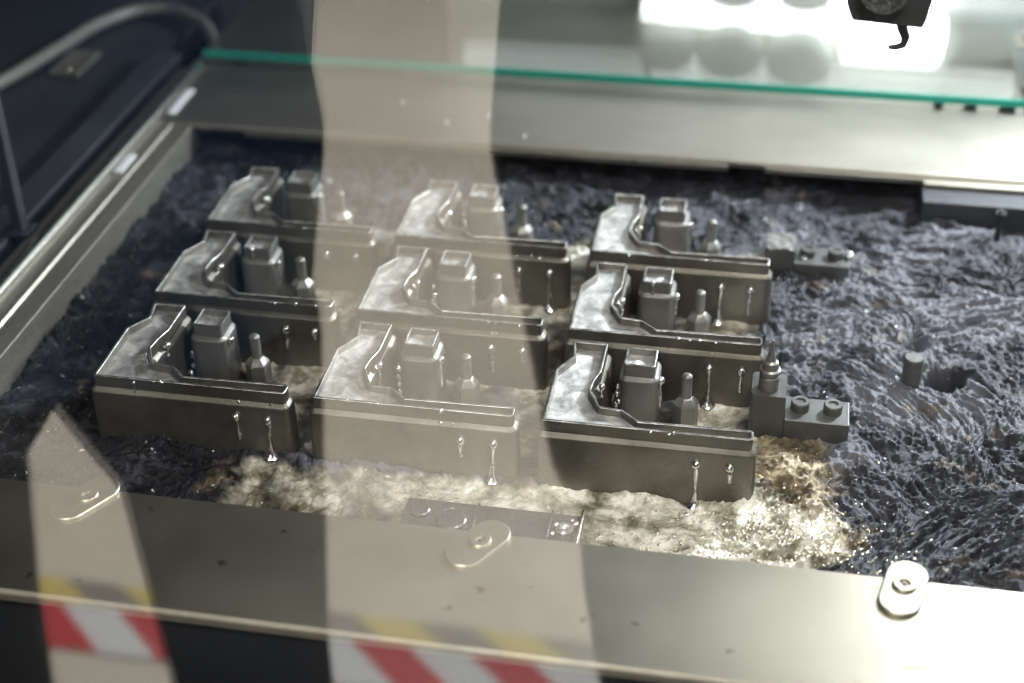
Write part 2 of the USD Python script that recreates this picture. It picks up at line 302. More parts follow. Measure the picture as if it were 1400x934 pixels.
# solder banked up against the feet of the nozzles
for i in range(3):
    for j in range(3):
        x0, y0 = i*PX, j*PY
        d = np.hypot(np.maximum(np.maximum(x0 - 2 - X, X - x0 - 62), 0), np.maximum(np.maximum(y0 - 2 - Y, Y - y0 - 7), 0))
        H += .6*np.exp(-(d/2.6)**2)*(.4 + nz(X, Y, 6, 43, 2))
hole = np.hypot(X - 256, (Y - 72)*1.1); H = np.where(hole < 9, H - 11*np.exp(-(hole/5.6)**6), H)
hole2 = np.hypot(X - 246, Y - 93); H += 1.6*np.exp(-((hole2 - 4.5)/1.2)**2) - 1.5*np.exp(-(hole2/3.2)**4)
H = np.where(Y < -44, np.minimum(H, -24), H)
nx, ny = len(GX), len(GY); idx = np.arange(nx*ny).reshape(ny, nx)
qa, qb, qc, qd = idx[:-1, :-1].ravel(), idx[:-1, 1:].ravel(), idx[1:, 1:].ravel(), idx[1:, :-1].ravel()
dv = np.stack([X, Y, H], -1).reshape(-1, 3); df = np.vstack([np.stack([qa, qb, qc], 1), np.stack([qa, qc, qd], 1)])
_, _, dn = meshkit.arrays((dv, df), True)
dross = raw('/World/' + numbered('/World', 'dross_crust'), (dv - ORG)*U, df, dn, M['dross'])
data(dross, 'wrinkled dark crust of dross over the molten solder, silvery and gold in places with painted sheen', 'dross', kind='structure')
gs_ = lambda x, y, a, b: np.exp(-((X - x)/a)**2 - ((Y - y)/b)**2)
silver = smooth((nz(X, Y, 17, 51, 4) - .5)/.16*.8 + 1.3*gs_(238, 27, 26, 9) + 1.2*gs_(235, 128, 26, 18) + .9*gs_(265, 108, 26, 14) + .8*gs_(228, 82, 18, 32) + .6*gs_(258, 60, 20, 22) + .5*gs_(285, 40, 16, 30) - .55*smooth((Y - 148)/35) - .9*gs_(262, 0, 40, 20) - .75*smooth((45 - X)/60) - .12)*(1 - np.exp(-(np.hypot(X - 256, Y - 72)/7)**4))  # silvery oxide plus painted lamp sheen; left, rear and hole kept darker
mk = np.stack([solder, warm, np.clip(smooth((ropef*.75 + rope*.35 - .215 + (grit - .5)*.2)/.2)*(silver + .14*smooth((X - 40)/120)) + .1*silver, 0, 1)], -1).reshape(-1, 3).astype(np.float32)  # crests painted as if lit, grooves left dark
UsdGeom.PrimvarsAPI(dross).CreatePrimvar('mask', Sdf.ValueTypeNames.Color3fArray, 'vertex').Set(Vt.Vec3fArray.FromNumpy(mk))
def ground(x, y):
    return float(H[int(np.clip(round((y - GY[0])/.42), 0, ny-1)), int(np.clip(round((x - GX[0])/.42), 0, nx-1))])

# crumbs of bright solder
cr_ms = []
def scatter(n, cx, cy, sx, sy, r0, r1):
    for k in range(n):
        x, y = rng.normal(cx, sx), rng.normal(cy, sy); r = rng.uniform(r0, r1)
        if y < -40 or (x < 200.5 and -3 < y < 7) or (194 < x < 227 and 29 < y < 48): continue
        m = blob((x, y, ground(x, y) + r*.25), r, k, rng.uniform(.6, 1.5, 3), .4, 1)
        cr_ms.append(m)
scatter(420, 206, -14, 15, 9, .2, .6); scatter(90, 228, -12, 14, 9, .15, .45); scatter(120, 170, -22, 22, 5, .15, .45)
scatter(24, 216, 22, 8, 8, .15, .5); scatter(20, 262, 75, 26, 26, .15, .4); scatter(16, 218, 60, 8, 16, .2, .45); scatter(16, 100, -20, 40, 5, .15, .4)
scatter(22, 235, 130, 25, 14, .3, .6); scatter(14, 130, 175, 50, 14, .3, .6)
single('solder_crumbs', join(cr_ms), M['crumb'], 'bright crumbs of solder strewn over the crust, thickest by the front right trough', 'solder crumbs', kind='stuff', smooth=60)

# ---------------------------------------------------------------- the frame of the bath
ZR = -10.0
def plate_profile(y_in, y_out, z, t, lip):
    """flat plate whose outer edge is rolled over downwards"""
    s = 1 if y_out > y_in else -1
    a = np.linspace(0, math.pi/2, 7)
    p = [(y_in, z - t), (y_in, z - .35), (y_in + .35*s, z)]
    p += [(y_out - s*1.1 + s*1.1*math.sin(q), z - 1.1 + 1.1*math.cos(q)) for q in a]
    p += [(y_out, z - lip), (y_out - s*t, z - lip), (y_out - s*t, z - t)]
    return p
fr = Thing('front_rail', (120, -62, ZR - 14), 'wide flat steel strip along the near edge of the bath, brightest at the right', 'rail')
fr.part('plate', prism_x([(-39.2, ZR - 1.6), (-39.2, ZR - .35), (-39.55, ZR), (-82.0, ZR), (-82.0, ZR - 1.6)], -140, 340), M['steel'])
fr.part('rolled_edge', prism_x([(-82.003, ZR - 2.9), (-82.003, ZR - .03)] + [(-82.2 - 1.2*math.sin(q), ZR - 1.25 + 1.2*math.cos(q)) for q in np.linspace(0, math.pi/2, 7)] + [(-83.4, ZR - 2.9)], -140, 340), M['dull'])
fr.part('underside', prism_x([(-80, ZR - 2), (-81.4, ZR - 2), (-81.4, ZR - 40), (-80, ZR - 40)], -140, 340), M['dark'])
fr.part('reflection_patch', rbox((241.5, -66.5, ZR + .05), (7.5, 9, .35), .1), plain('pale_yellow', (.62, .57, .42), .5), label='small pale yellow patch painted for a reflection')  # yellow patch stands in for a reflected spot
def washer(x, y, ang, label):
    t = Thing('clamp_washer', (x, y, ZR), label, 'clamp', 'oblong clamp washers along the front rail')
    L, R = 5.2, 5.4
    a = np.concatenate([np.linspace(-math.pi/2, math.pi/2, 14), np.linspace(math.pi/2, 3*math.pi/2, 14)])
    base = np.column_stack([np.cos(a), np.sin(a)]); off = np.where(np.arange(28) < 14, L, -L)
    c, s = math.cos(ang), math.sin(ang); rot = np.array([[c, s], [-s, c]])
    rr = [(-.2, 0), (0, .2), (0, .75), (-.3, 1.05)]
    rings = [ring3((base*(R + d) + np.column_stack([off, np.zeros(28)])) @ rot + [x, y], ZR + z) for d, z in rr]
    t.part('plate', loft(rings), M['steel'])
    t.part('screw_head', lathe([(3.1, .95), (3.1, 1.5), (2.8, 1.8), (1.5, 1.8), (1.3, 1.2), (.1, 1.2)], (x + .8*c, y + .8*s, ZR), 28), M['steel'])
    t.part('bore', lathe([(.6, 1.2), (.6, 1.32)], (x + .8*c, y + .8*s, ZR), 12), M['black'])
washer(15.5, -44.6, 1.05, 'oblong steel clamp washer at the left end of the front rail')
washer(127.5, -44.8, 1.05, 'oblong steel clamp washer in front of the flat studded plate')
washer(238.6, -43.4, 1.35, 'overlit pale clamp washer at the right end of the front rail')

br = Thing('back_rail', (120, 240, ZR), 'broad steel strip along the far side of the bath under the glass shelf', 'rail')
br.part('plate', prism_x(plate_profile(346, 189.5, ZR + 1.5, 1.4, 2.6)[::-1], -62, 294), M['backsteel'])
br.part('edge_strip', rbox((80, 188.6, ZR - 1.2), (196, 1.2, 2.6), .3), M['steel'])
br.part('edge_strip', rbox((242, 188.4, ZR - .9), (100, 1.2, 2.4), .3), M['steel'])
br.part('wall', rbox((120, 219, -19), (420, 3, 16), .3), M['dark'])
for k, (x, y) in enumerate(((62, 206), (78, 214), (40, 222), (96, 198), (170, 230))): br.part('solder_speck', blob((x, y, ZR + 1.9), .9, k, (1, 1, .6)), M['bright'])

lr = Thing('left_rail', (-52, 90, ZR - 12), 'steel side rail of the bath with a bright rounded ridge, running back on the left', 'rail')
lr.part('channel', prism_x([(-41.2, ZR - 14), (-41.2, ZR - .3), (-41.6, ZR), (-49.2, ZR), (-49.8, ZR + .9), (-50.8, ZR + 1), (-51.4, ZR + .2), (-56.4, ZR + 1.0), (-61.4, ZR + 1.0), (-68.5, ZR - 1), (-69, ZR - 14)], -60, 246, 1), M['rail'])
ra = np.linspace(0, 2*np.pi, 24, endpoint=False)
lr.part('ridge', prism_x(np.column_stack([-58.9 + 3.0*np.cos(ra), ZR + 1.6 + 3.0*np.sin(ra)]), -60, 246, 1), M['ridge'])
lr.part('tray_lip', prism_x([(-74, ZR - 14), (-74, ZR - .6), (-74.5, ZR - .1), (-86, ZR + .8), (-87, ZR + .2), (-87, ZR - 14)], -60, 262, 1), M['dark'])
lr.part('rail_glint', rbox((-53.6, 150, ZR + 1.7), (3.4, 15, 1.0), .3), M['white'])  # white strip stands in for a bright reflection on the rail
lr.part('rail_glint', rbox((-52.8, 208, ZR + 1.9), (3.4, 24, 1.0), .3), M['white'])  # second strip painted white for the same reflected brightness
single('side_deck', prism_x([(-88, ZR - 20), (-88, ZR - 6), (-330, ZR - 4), (-330, ZR - 20)], -140, 430, 1), M['dark'], 'dark deck of the machine beside the left rail', 'deck', kind='structure')
hp = np.array([(-168, 150), (-152, 190), (-140, 228), (-133, 262), (-128, 290), (-117, 312), (-98, 316), (-76, 300), (-62, 276), (-56, 262)])
hs = np.array([np.interp(np.linspace(0, 9, 60), np.arange(10), hp[:, k]) for k in range(2)]).T
for _ in range(4): hs[1:-1] = (hs[:-2] + hs[1:-1]*2 + hs[2:])/4
single('side_hose', tube(np.column_stack([hs, np.full(60, ZR - 1.2)]), 3.0, 12), M['hose'], 'pale curved hose lying on the dark deck at the far left', 'hose')
pl = Thing('deck_plate', (-121, 252, ZR - 4), 'pale metal plate on the dark deck inside the bend of the hose', 'plate')
pl.part('plate', rbox((-121, 252, ZR - 4), (14, 26, 2.0), .4), M['rail'])
pl.part('screw', lathe([(1.6, 0), (1.6, .8), (1.2, 1.1)], (-121, 244, ZR - 3), 16), M['steel'])
po = Thing('side_post', (-72, 96, ZR), 'dark upright post behind the left rail', 'post')
po.part('post', rbox((-71.5, 96, ZR + 70), (4, 5, 150), .6), M['dark'])
po.part('foot', rbox((-71.5, 96, ZR + .4), (9, 9, 2), .4), M['dark'])

# far right corner of the bath
rc = Thing('corner_box', (272, 172, -24), 'grey box with a dark front under the right end of the far rail', 'box')
rc.part('body', rbox((273, 184, -18.5), (44, 20, 13), .8), M['dark'])
rc.part('cover', rbox((272, 187.2, -11.5), (41, 4.5, 3), .5), M['backsteel'])
ro = Thing('level_rod', (278, 163, -24), 'thin black rod standing in the crust before the grey corner box', 'rod')
ro.part('rod', lathe([(1.1, -24), (1.1, -8), (.9, -7.4)], (278, 163, 0), 16), M['black'])
ro.part('collar', lathe([(1.9, -9.6), (1.9, -8.4)], (278, 163, 0), 16), M['black'])

# ---------------------------------------------------------------- glass shelf, machine shell
gs = Thing('glass_shelf', (120, 290, 0), 'horizontal glass shelf with a teal front edge above the far rail', 'glass shelf')
gs.part('pane', trimesh.creation.box(extents=(372, 104, 2.6), transform=trimesh.transformations.translation_matrix((128, 302.4, -4.6))), M['shelf_glass'], False)
gs.part('edge', rbox((128, 250.0, -4.3), (372, .9, 3.4), .15), M['glass_edge'])
for x, y, w in ((259.6, 250.6, 3.6), (272.4, 250.4, 4.6), (287, 250.4, 6.2)):
    gs.part('foot', rbox((x, y + 1.6, -7.2), (w, 4.4, 2.5), .5), M['rubber'])
gs.part('foot', rbox((-40, 252, -7.2), (5, 5, 2.5), .5), M['rubber'])
mc = Thing('machine_shell', (100, 348, -100), 'panelled shell of the machine behind and beside the bath', 'machine', kind='structure')
mc.part('back_wall', trimesh.creation.box(bounds=[(30, 350, -40), (420, 356, 420)]), M['wallpale'], False)
mc.part('back_wall', trimesh.creation.box(bounds=[(-330, 351, -40), (29.5, 356, 420)]), M['darkgrey'], False)
mc.part('side_wall', trimesh.creation.box(bounds=[(-336, -120, -300), (-331, 350, 420)]), M['dark'], False)
mc.part('side_wall', trimesh.creation.box(bounds=[(421, -120, -300), (426, 350, 420)]), M['wallpale'], False)
mc.part('added_roof', trimesh.creation.box(bounds=[(-336, -120, 421), (426, 356, 426)]), M['dark'], False)  # added out of view to control the light inside
mc.part('light_baffle', trimesh.creation.box(bounds=[(-336, -134, 196), (426, -124, 421)]), M['dark'], False)  # added out of view to keep hall light off the bath
mc.part('front_panel', trimesh.creation.box(bounds=[(-336, -128, -430), (426, -122, -34)]), M['dark'], False)
rp = Thing('right_upright', (296, 300, 3), 'bright metal upright at the right end of the glass shelf', 'upright')
rp.part('post', rbox((297.5, 300, 90), (5, 8, 174), .8), M['bright'])
rp.part('foot', rbox((297.5, 300, 2.6), (9, 14, 2), .4), M['steel'])
lp = Thing('light_panel', (205, 346, 3), 'white light panel low on the back wall above the glass shelf', 'light panel')
pg = fillet([(126, -2.6), (268, -2.6), (268, 20), (222, 20), (218, 8), (126, 4)], [1, 6, 6, 3, 3, 1], 0, 8)
lp.part('diffuser', prism_x(pg, 345.0, 346.4, 1), M['lampwhite'])
lp.part('fill_panel', prism_x(fillet([(132, 25), (305, 25), (305, 190), (132, 190)], [4]*4, 0, 5), 347.0, 348.4, 1), M['fillsoft'])  # added glowing panel that brightens the far rail and the glass
lp.part('fill_panel', prism_x(fillet([(38, 25), (128, 25), (128, 225), (38, 225)], [4]*4, 0, 5), 347.0, 348.4, 1), M['filldim'])  # dimmer added panel, lights the left ridge and evens the falloff
lp.part('housing', prism_x(fillet([(124, -3.1), (266, -3.1), (266, 22), (124, 22)], [2, 9, 9, 2], 0, 8), 346.5, 349.8, 1), M['steel'])
for k, (x, r, zz) in enumerate(((140, 13, 15), (170, 15, 14), (202, 15, 15))):
    a = np.linspace(0, 2*np.pi, 28, endpoint=False)
    single('hanging_roller', prism_x(np.column_stack([x + r*np.cos(a), zz + r*.8*np.sin(a)]), 325 - 2*k, 341, 1), M['rollergrey'],
           ('grey rounded roller end at the left of the light panel', 'grey rounded roller end in front of the middle of the light panel', 'higher grey roller end towards the right of the light panel')[k], 'roller', 'grey rollers before the light panel')

# hooked bracket that hangs in the top right corner
hb = Thing('hook_bracket', (220, 60, 103), 'charcoal bracket with a small hook hanging in the top right corner', 'bracket')
bx_ = [(213.6, 103.4), (232.2, 102.2), (235.5, 118), (235.5, 140), (209, 140), (211.5, 108)]
bm = prism_x(fillet(bx_, [.5]*6, 0, 4), 56, 64, 1)
hb.part('body', bm, M['charcoal'])
hb.part('sleeve', prism_x(np.column_stack([221 + 6.4*np.cos(np.linspace(0, 2*np.pi, 28, endpoint=False)), 112.6 + 6.4*np.sin(np.linspace(0, 2*np.pi, 28, endpoint=False))]), 53.5, 56.1, 1), M['bright'])
hb.part('arm', rbox((222, 60, 278), (12, 7, 280), .8), M['charcoal'])
hb.part('hook', tube([(226.6, 60, 103.4), (227.2, 60, 100.2), (228.4, 60, 97.6), (228.0, 60, 95.4), (226.2, 60, 94.6), (224.2, 60, 94.5)], [1.7, 1.35, 1.15, .95, .8, .5], 12), M['charcoal'])

# ---------------------------------------------------------------- solder nozzles
TR = [(0, 0), (60, 0), (60, 4.8), (27.1, 4.2), (21.9, 8.8), (15.3, 9.4), (11.6, 16.8), (11.9, 21.8), (13.4, 27.1), (13.4, 42.3), (2.6, 42.3), (4.0, 33.9), (-.3, 26.2)]
TRr = [.5, 1.4, 1.4, .7, .7, .8, .6, .6, .7, .8, .8, .7, .7]
def drip(at, length, seed, side=(0, -1), r=1.3, foot=None):
    """a bead at a hole with a run of solder below it, lying on a wall that faces SIDE"""
    x, y, z = at; g = np.random.default_rng(seed); s = np.array([side[0], side[1], 0.0])
    n = 16; t = np.linspace(0, 1, n); wob = np.cumsum(g.normal(0, .07, n)); wob -= wob[0]
    tang = np.array([-side[1], side[0], 0.0])
    path = np.array([x, y, z]) + np.outer(wob, tang) + np.outer(t*length, [0, 0, -1]) + np.outer(t*length*.012, s)
    rad = r*(.46 + .17*np.sin(t*8 + g.uniform(0, 6)) + .2*np.exp(-((t - .93)/.1)**2))
    rad[-1] *= .7
    ms = [tube(path, rad, 10), blob(np.array([x, y, z]) + s*.25, r, seed, (1.0, 1.0, 1.15), .08, 3)]
    if foot is not None:
        ms.append(lathe([(2.6, 0), (1.6, .8), (1.0, 2.0), (.75, 3.6), (.4, 5.0)], path[-1]*[1, 1, 0] + s*.6 + [0, 0, foot], 16))
    return join(ms)
ROW = ('front', 'middle', 'back'); COL = ('left', 'centre', 'right')
TL = {(0, 0): 'dark L-shaped solder trough at the near left corner of the nine, its channel mostly dark',
      (1, 0): 'L-shaped solder trough in the middle of the front row behind the studded plate',
      (2, 0): 'L-shaped solder trough at the near right of the nine, brimming with silver solder',
      (0, 1): 'L-shaped solder trough in the middle row beside the left rail',
      (1, 1): 'L-shaped solder trough in the very centre of the nine',
      (2, 1): 'L-shaped solder trough in the middle row on the right beside the open crust',
      (0, 2): 'blurred L-shaped solder trough at the far left corner of the nine',
      (1, 2): 'blurred L-shaped solder trough in the middle of the back row',
      (2, 2): 'L-shaped solder trough in the back row nearest the far studded block'}
WH = {(0, 0): 'near left trough', (1, 0): 'front middle trough', (2, 0): 'near right trough', (0, 1): 'middle row trough on the left', (1, 1): 'central trough',
      (2, 1): 'middle row trough on the right', (0, 2): 'far left trough', (1, 2): 'back middle trough', (2, 2): 'far right trough'}
TRAIL = {(2, 0): (14.5, 5.6), (1, 0): (6.2, 13.5), (0, 0): (8.4, 13.6), (2, 1): (13.2, 8.0), (1, 1): (9.5, 4.0), (0, 1): (7.6, 3.2), (2, 2): (12.5, 10), (1, 2): (8.5, 12.2), (0, 2): (2.0, 2.0)}
for i in range(3):
    for j in range(3):
        o = np.array([i*PX, j*PY]); sd = 100 + 10*i + j; g = np.random.default_rng(sd)
        base = (o[0] + 25, o[1] + 8, -26)
        t = Thing('solder_trough', base, TL[i, j], 'solder nozzle', 'L-shaped solder troughs in three rows of three')
        P = lambda d, z: ring3(fillet(np.array(TR) + o, TRr, d, 5), z)
        t.part('body', loft([P(1.75, -28), P(1.35, -5.4), P(1.28, -5.0), P(1.0, -4.6), P(.12, -3.75), P(-.3, -3.7)]), M['nozzle'])
        rim = loft([P(-.9, -8), P(0, -8), P(0, -.35), P(-.1, -.08), P(-.28, 0), P(-.5, 0), P(-.68, -.1), P(-.75, -.35), P(-.78, -7.6)], False, True)
        rv = np.array(rim.vertices); hi_ = rv[:, 2] > -1; rz = (meshkit.fbm(rv*[.35, .35, 0] + sd, 3, sd) - .5)*.55; rv[:, 1] += np.where(hi_, (meshkit.noise(rv*[.12, .12, 0] + sd, sd) - .5)*.35, 0); rv[:, 2] += np.where(hi_, rz, 0)
        t.part('rim', trimesh.Trimesh(rv, rim.faces, process=False), M['nozzle'])
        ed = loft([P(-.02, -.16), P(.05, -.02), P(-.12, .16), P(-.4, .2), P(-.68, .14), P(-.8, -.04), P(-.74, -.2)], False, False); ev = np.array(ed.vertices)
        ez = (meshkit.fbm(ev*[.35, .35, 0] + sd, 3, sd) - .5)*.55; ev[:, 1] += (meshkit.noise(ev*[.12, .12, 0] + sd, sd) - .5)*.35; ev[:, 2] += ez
        t.part('rim_highlight', trimesh.Trimesh(ev, ed.faces, process=False), M['rimshine'])  # painted highlight around the trough rim
        t.part('solder_fill', fill_mesh(fillet(np.array(TR) + o, TRr, -.74, 3), -2.35, .75, .5, sd, 7.0), M['solder'], True)
        for (hx, ln) in zip((44.4, 54.6), TRAIL[i, j]):
            zt = -9.0; full = ln > 12
            x, y = o[0] + hx + g.uniform(-.4, .4), o[1] - 1.5
            t.part('drip', drip((x, y, zt), ln, sd*7 + int(hx), (0, -1), 1.3, ground(x, y - 1) - .1 if full else None), M['bright'])
        # runs on the inner face of the stem, and slops over the rim
        t.part('drip', drip((o[0] + 13.9, o[1] + 23.5, -3.0), g.uniform(2, 9), sd*5, (1, 0), 1.0), M['bright'])
        bl = []
        for k in range(int(g.integers(4, 9))):
            x = g.uniform(8, 57)
            bl.append(blob((o[0] + x, o[1] - .35 if g.random() < .6 else o[1] + .25, -.15 if g.random() < .7 else -4.2), g.uniform(.2, .5), sd + k, g.uniform(.7, 1.8, 3), .3, 2))
        t.part('spatter', join(bl), M['bright'], kind='stuff')
        if (i, j) == (0, 0):
            t.part('drip', drip((o[0] + 13.2, o[1] - .6, -.6), 4.2, 5, (0, -1), .55), M['bright'])
            t.part('peg', tube([(o[0] + 12.2, o[1] + 12.5, -2.8), (o[0] + 12.0, o[1] + 12.3, .6), (o[0] + 12.1, o[1] + 12.3, 1.6)], [.45, .4, .3], 8), M['bright'])
        # square nozzle in the corner of the trough
        c = o + [24.3, 36.3]
        s = Thing('square_nozzle', (c[0], c[1], -26), 'square hollow solder nozzle in the corner of the ' + WH[i, j], 'solder nozzle', 'square solder nozzles beside the troughs')
        S = [(c[0] - 4.75, c[1] - 4.9), (c[0] + 4.75, c[1] - 4.9), (c[0] + 4.75, c[1] + 4.9), (c[0] - 4.75, c[1] + 4.9)]
        Q = lambda d, z, r=1.0: ring3(fillet(S, [r]*4, d, 7), z)
        zt = .3
        s.part('body', loft([Q(1.9, -28, 2.2), Q(1.4, zt - 5.6, 1.9), Q(1.3, zt - 5.2, 1.8), Q(1.0, zt - 4.8, 1.6), Q(.15, zt - 4.1), Q(-.3, zt - 4.05)]), M['square'])
        s.part('rim', loft([Q(-.8, zt - 7), Q(0, zt - 7), Q(0, zt - .3), Q(-.1, zt - .06), Q(-.28, zt), Q(-.45, zt), Q(-.6, zt - .1), Q(-.66, zt - .3), Q(-.7, zt - 6.8)], False, True), M['square'])
        s.part('rim_highlight', loft([Q(-.02, zt - .16), Q(.04, zt), Q(-.12, zt + .12), Q(-.36, zt + .15), Q(-.6, zt + .1), Q(-.7, zt - .04), Q(-.64, zt - .2)], False, False), M['rimshine'])  # same painted rim highlight on the square nozzle
        s.part('solder_fill', fill_mesh(fillet(S, [1]*4, -.62, 4), zt - 2.2, .6, .7, sd + 50, 3.0), M['solder'], True)
        s.part('drip', drip((c[0] + 6.4, c[1] - 2.6, zt - 6.2), g.uniform(6.5, 12), sd*3, (1, 0), 1.15), M['bright'])
        if i == 1 or j == 0:
            lm = [blob((c[0] - 6.6 + g.normal(0, .3), c[1] - 4 + g.normal(0, 1), -9 - 2.2*k), g.uniform(.7, 1.25), sd + k, (1, 1, 1.2), .3) for k in range(5)]
            for q in lm: s.part('solder_bead', q, M['bright'], 60)
        if (i, j) in ((2, 1), (0, 1)):
            s.part('drip', drip((c[0] - 1.2, c[1] - 5.1, zt - .2), 8.5 if i == 2 else 5, 77, (0, -1), .75), M['bright'])
        # pointed pin
        q = o + [38.6, 34.8]; z0 = -3.6 + g.uniform(-.3, .3)
        pn = Thing('pin_nozzle', (q[0], q[1], -26), 'slim round pin on a hexagonal foot behind the ' + WH[i, j], 'pin', 'hexagonal pins beside the square nozzles')
        hexa = lambda r, z: ring3(fillet([(q[0] + r*math.cos(k*math.pi/3 + .3), q[1] + r*math.sin(k*math.pi/3 + .3)) for k in range(6)], [.2]*6, 0, 3), z)
        pn.part('hex_foot', loft([hexa(4.1, -28), hexa(4.1, z0 - 10.6), hexa(3.85, z0 - 10.1), hexa(2.5, z0 - 8.6), hexa(2.0, z0 - 8.3)]), M['pin'], 20)
        pn.part('pin', lathe([(1.65, z0 - 9.0), (1.65, z0 - .7), (1.25, z0 - .25), (.8, z0), (.1, z0 + .05)], (q[0], q[1], 0), 20), M['pin'])

# ---------------------------------------------------------------- studded blocks, threaded stud, flat plate
def stud_block(y, label, cone):
    x = 195.2; zt, zl = (-7.1, -15.2) if cone else (-13.4, -18.2)
    b = Thing('stud_block', (210, y, -26), label, 'block', 'grey studded blocks right of the troughs')
    tb = fillet([(x, y), (x + 10.6, y), (x + 10.6, y + 13), (x, y + 13)], [2.2, .6, .6, 2.2], 0, 6)
    b.part('tall_end', loft([ring3(tb, -28), ring3(tb, zt - .5), ring3(tb*.97 + .03*tb.mean(0), zt)]), M['block'])
    b.part('low_end', rbox((x + 20.3, y + 6.5, (zl - 30)/2), (19.6, 12.6, zl + 30), .5), M['block'])
    for k, sx in enumerate((15.2, 25.0)):
        b.part('stud', lathe([(2.9, zl - .2), (2.9, zl + 2.6), (2.6, zl + 3), (1.5, zl + 3), (1.4, zl + 2.5), (.1, zl + 2.5)], (x + sx, y + 6.8, 0), 28), M['block'])
    if cone:
        b.part('dispenser', lathe([(3.1, -7.4), (3.1, 0), (2.7, .5), (2.7, 1.0), (3.2, 1.3), (3.2, 2.4), (2.5, 2.9), (2.3, 5.0), (1.5, 5.6), (1.25, 6.5), (.35, 12.6), (.05, 12.8)], (x + 5.2, y + 4.8, -2.6), 28), M['pin'])
    else:
        b.part('solder_crust', fill_mesh(tb*.94 + .06*tb.mean(0), zt + .3, .7, .9, 3, 2.2), M['pin'], True)
        b.part('solder_bead', blob((x + 29.8, y + 7, zl + .9), 1.7, 4, (1, 1.2, 1)), M['bright']); b.part('solder_bead', blob((x + 14, y + 3.4, zl + .1), 1.2, 5), M['bright'])
stud_block(32.3, 'grey studded block with a pointed dispenser on its tall end, beside the near right trough', True)
stud_block(131.5, 'blurred grey studded block topped with rough solder beyond the far right trough', False)

fp = Thing('studded_plate', (127, -30, -20), 'flat grey plate with round studs half hidden under the front rail', 'plate')
M['plum'] = worn('plum_grey', (0.035, 0.032, 0.036), (0.075, 0.07, 0.078), 0.28, 0.4, 40, 0.2, 500)
fp.part('plate', rbox((126.8, -31.6, -19.2), (50.4, 25.6, 2.4), .35), M['plum'])
fp.part('divider', rbox((122.4, -31.6, -17.6), (.8, 25, 1.2), .2), M['plum'])
fp.part('end_wall', rbox((152.3, -31.6, -17.0), (.9, 25.4, 3.6), .25), M['steel'])
fp.part('divider', rbox((143.6, -31.6, -17.4), (.7, 25, 1.4), .2), M['plum'])
for x, y, r, z in ((106.5, -24.6, 2.9, 1.0), (116, -27.2, 4.4, .9)):
    fp.part('stud', lathe([(r, -.2), (r, z), (r - .5, z + .35), (r*.45, z + .4), (.1, z + .3)], (x, y, -18), 28), M['plum'])
fp.part('post', lathe([(2.5, -.2), (2.5, 2.4), (2.2, 2.8), (1.2, 2.8), (1.0, 2.0), (.1, 2.0)], (148.2, -27.6, -18), 28), M['bright'])
for q in (blob((151, -24.2, -16.6), 1.2, 1, (1, .8, .8)), blob((145.4, -25.2, -17), .8, 2), blob((149.6, -22.6, -17), .7, 3), blob((145, -28.8, -17), .8, 6)): fp.part('solder_bead', q, M['bright'])
fp.part('solder_bead', join([tube([(112.6, -25.8, -17.6), (113.6, -23.8, -17.2), (115.6, -22.4, -17.4)], [.5, .6, .4], 8)]), M['bright'])

ts = Thing('threaded_stud', (245, 68.5, -24), 'short dark threaded stud standing alone in the crust beside a sunken hole', 'stud')
prof = [(2.95, -25)]
for k in range(8):
    z = -21.2 + k*1.05; prof += [(2.95, z), (3.15, z + .35), (3.15, z + .5), (2.95, z + .9)]
prof += [(3.0, -12.5), (2.7, -12.1), (.1, -12.1)]
ts.part('thread', lathe(prof, (245, 68.5, 0), 28), M['block'])

# ---------------------------------------------------------------- glass door of the machine
dg = Thing('glass_door', (120, -130, -20), 'clear upright glass door between the viewer and the bath, mirroring visitors', 'glass door')
dg.part('pane', trimesh.creation.box(bounds=[(-200, -131.3, -18), (400, -128.9, 196.5)]), M['door_glass'], False)
dg.part('bottom_channel', rbox((100, -130, -22), (604, 8, 8), .6), M['steel'])
dg.part('stile', rbox((-202, -130, 88), (6, 6, 216), .6), M['steel']); dg.part('stile', rbox((402, -130, 88), (6, 6, 216), .6), M['steel'])

# ---------------------------------------------------------------- the hall behind the viewer: floor, tapes, visitors
FZ = -432.0
def sheet(x0, x1, y0, y1, z): return trimesh.creation.box(bounds=[(x0, y0, z - 3), (x1, y1, z)])
single('hall_floor', sheet(-2600, 2600, -3600, 400, FZ), M['floor'], 'pale floor of the hall', 'floor', kind='structure', smooth=False)
def tape(name, label, y0, y1, ca, cb, na, nb, period, slant, x_off):
    t = Thing(name, (0, (y0 + y1)/2, FZ), label, 'tape')
    for k in range(-9, 9):
        for h, m, nm in ((0, ca, na), (.5, cb, nb)):
            x0 = x_off + (k + h)*period; x1 = x0 + period/2
            v = [(x0, y0, FZ + 1.6), (x1, y0, FZ + 1.6), (x1 + slant, y1, FZ + 1.6), (x0 + slant, y1, FZ + 1.6)]
            t.part(nm, trimesh.Trimesh(v, [(0, 1, 2), (0, 2, 3)], process=False), m, False)
tape('barrier_tape', 'red and white slanted barrier tape on the hall floor', -584, -546, M['red'], M['white'], 'red_stripe', 'white_stripe', 78, 42, -44)
tape('hazard_tape', 'worn yellow and black tape on the hall floor next to the barrier tape', -607, -588, M['yellow'], M['tapeblack'], 'yellow_stripe', 'black_stripe', 80, 26, 32)

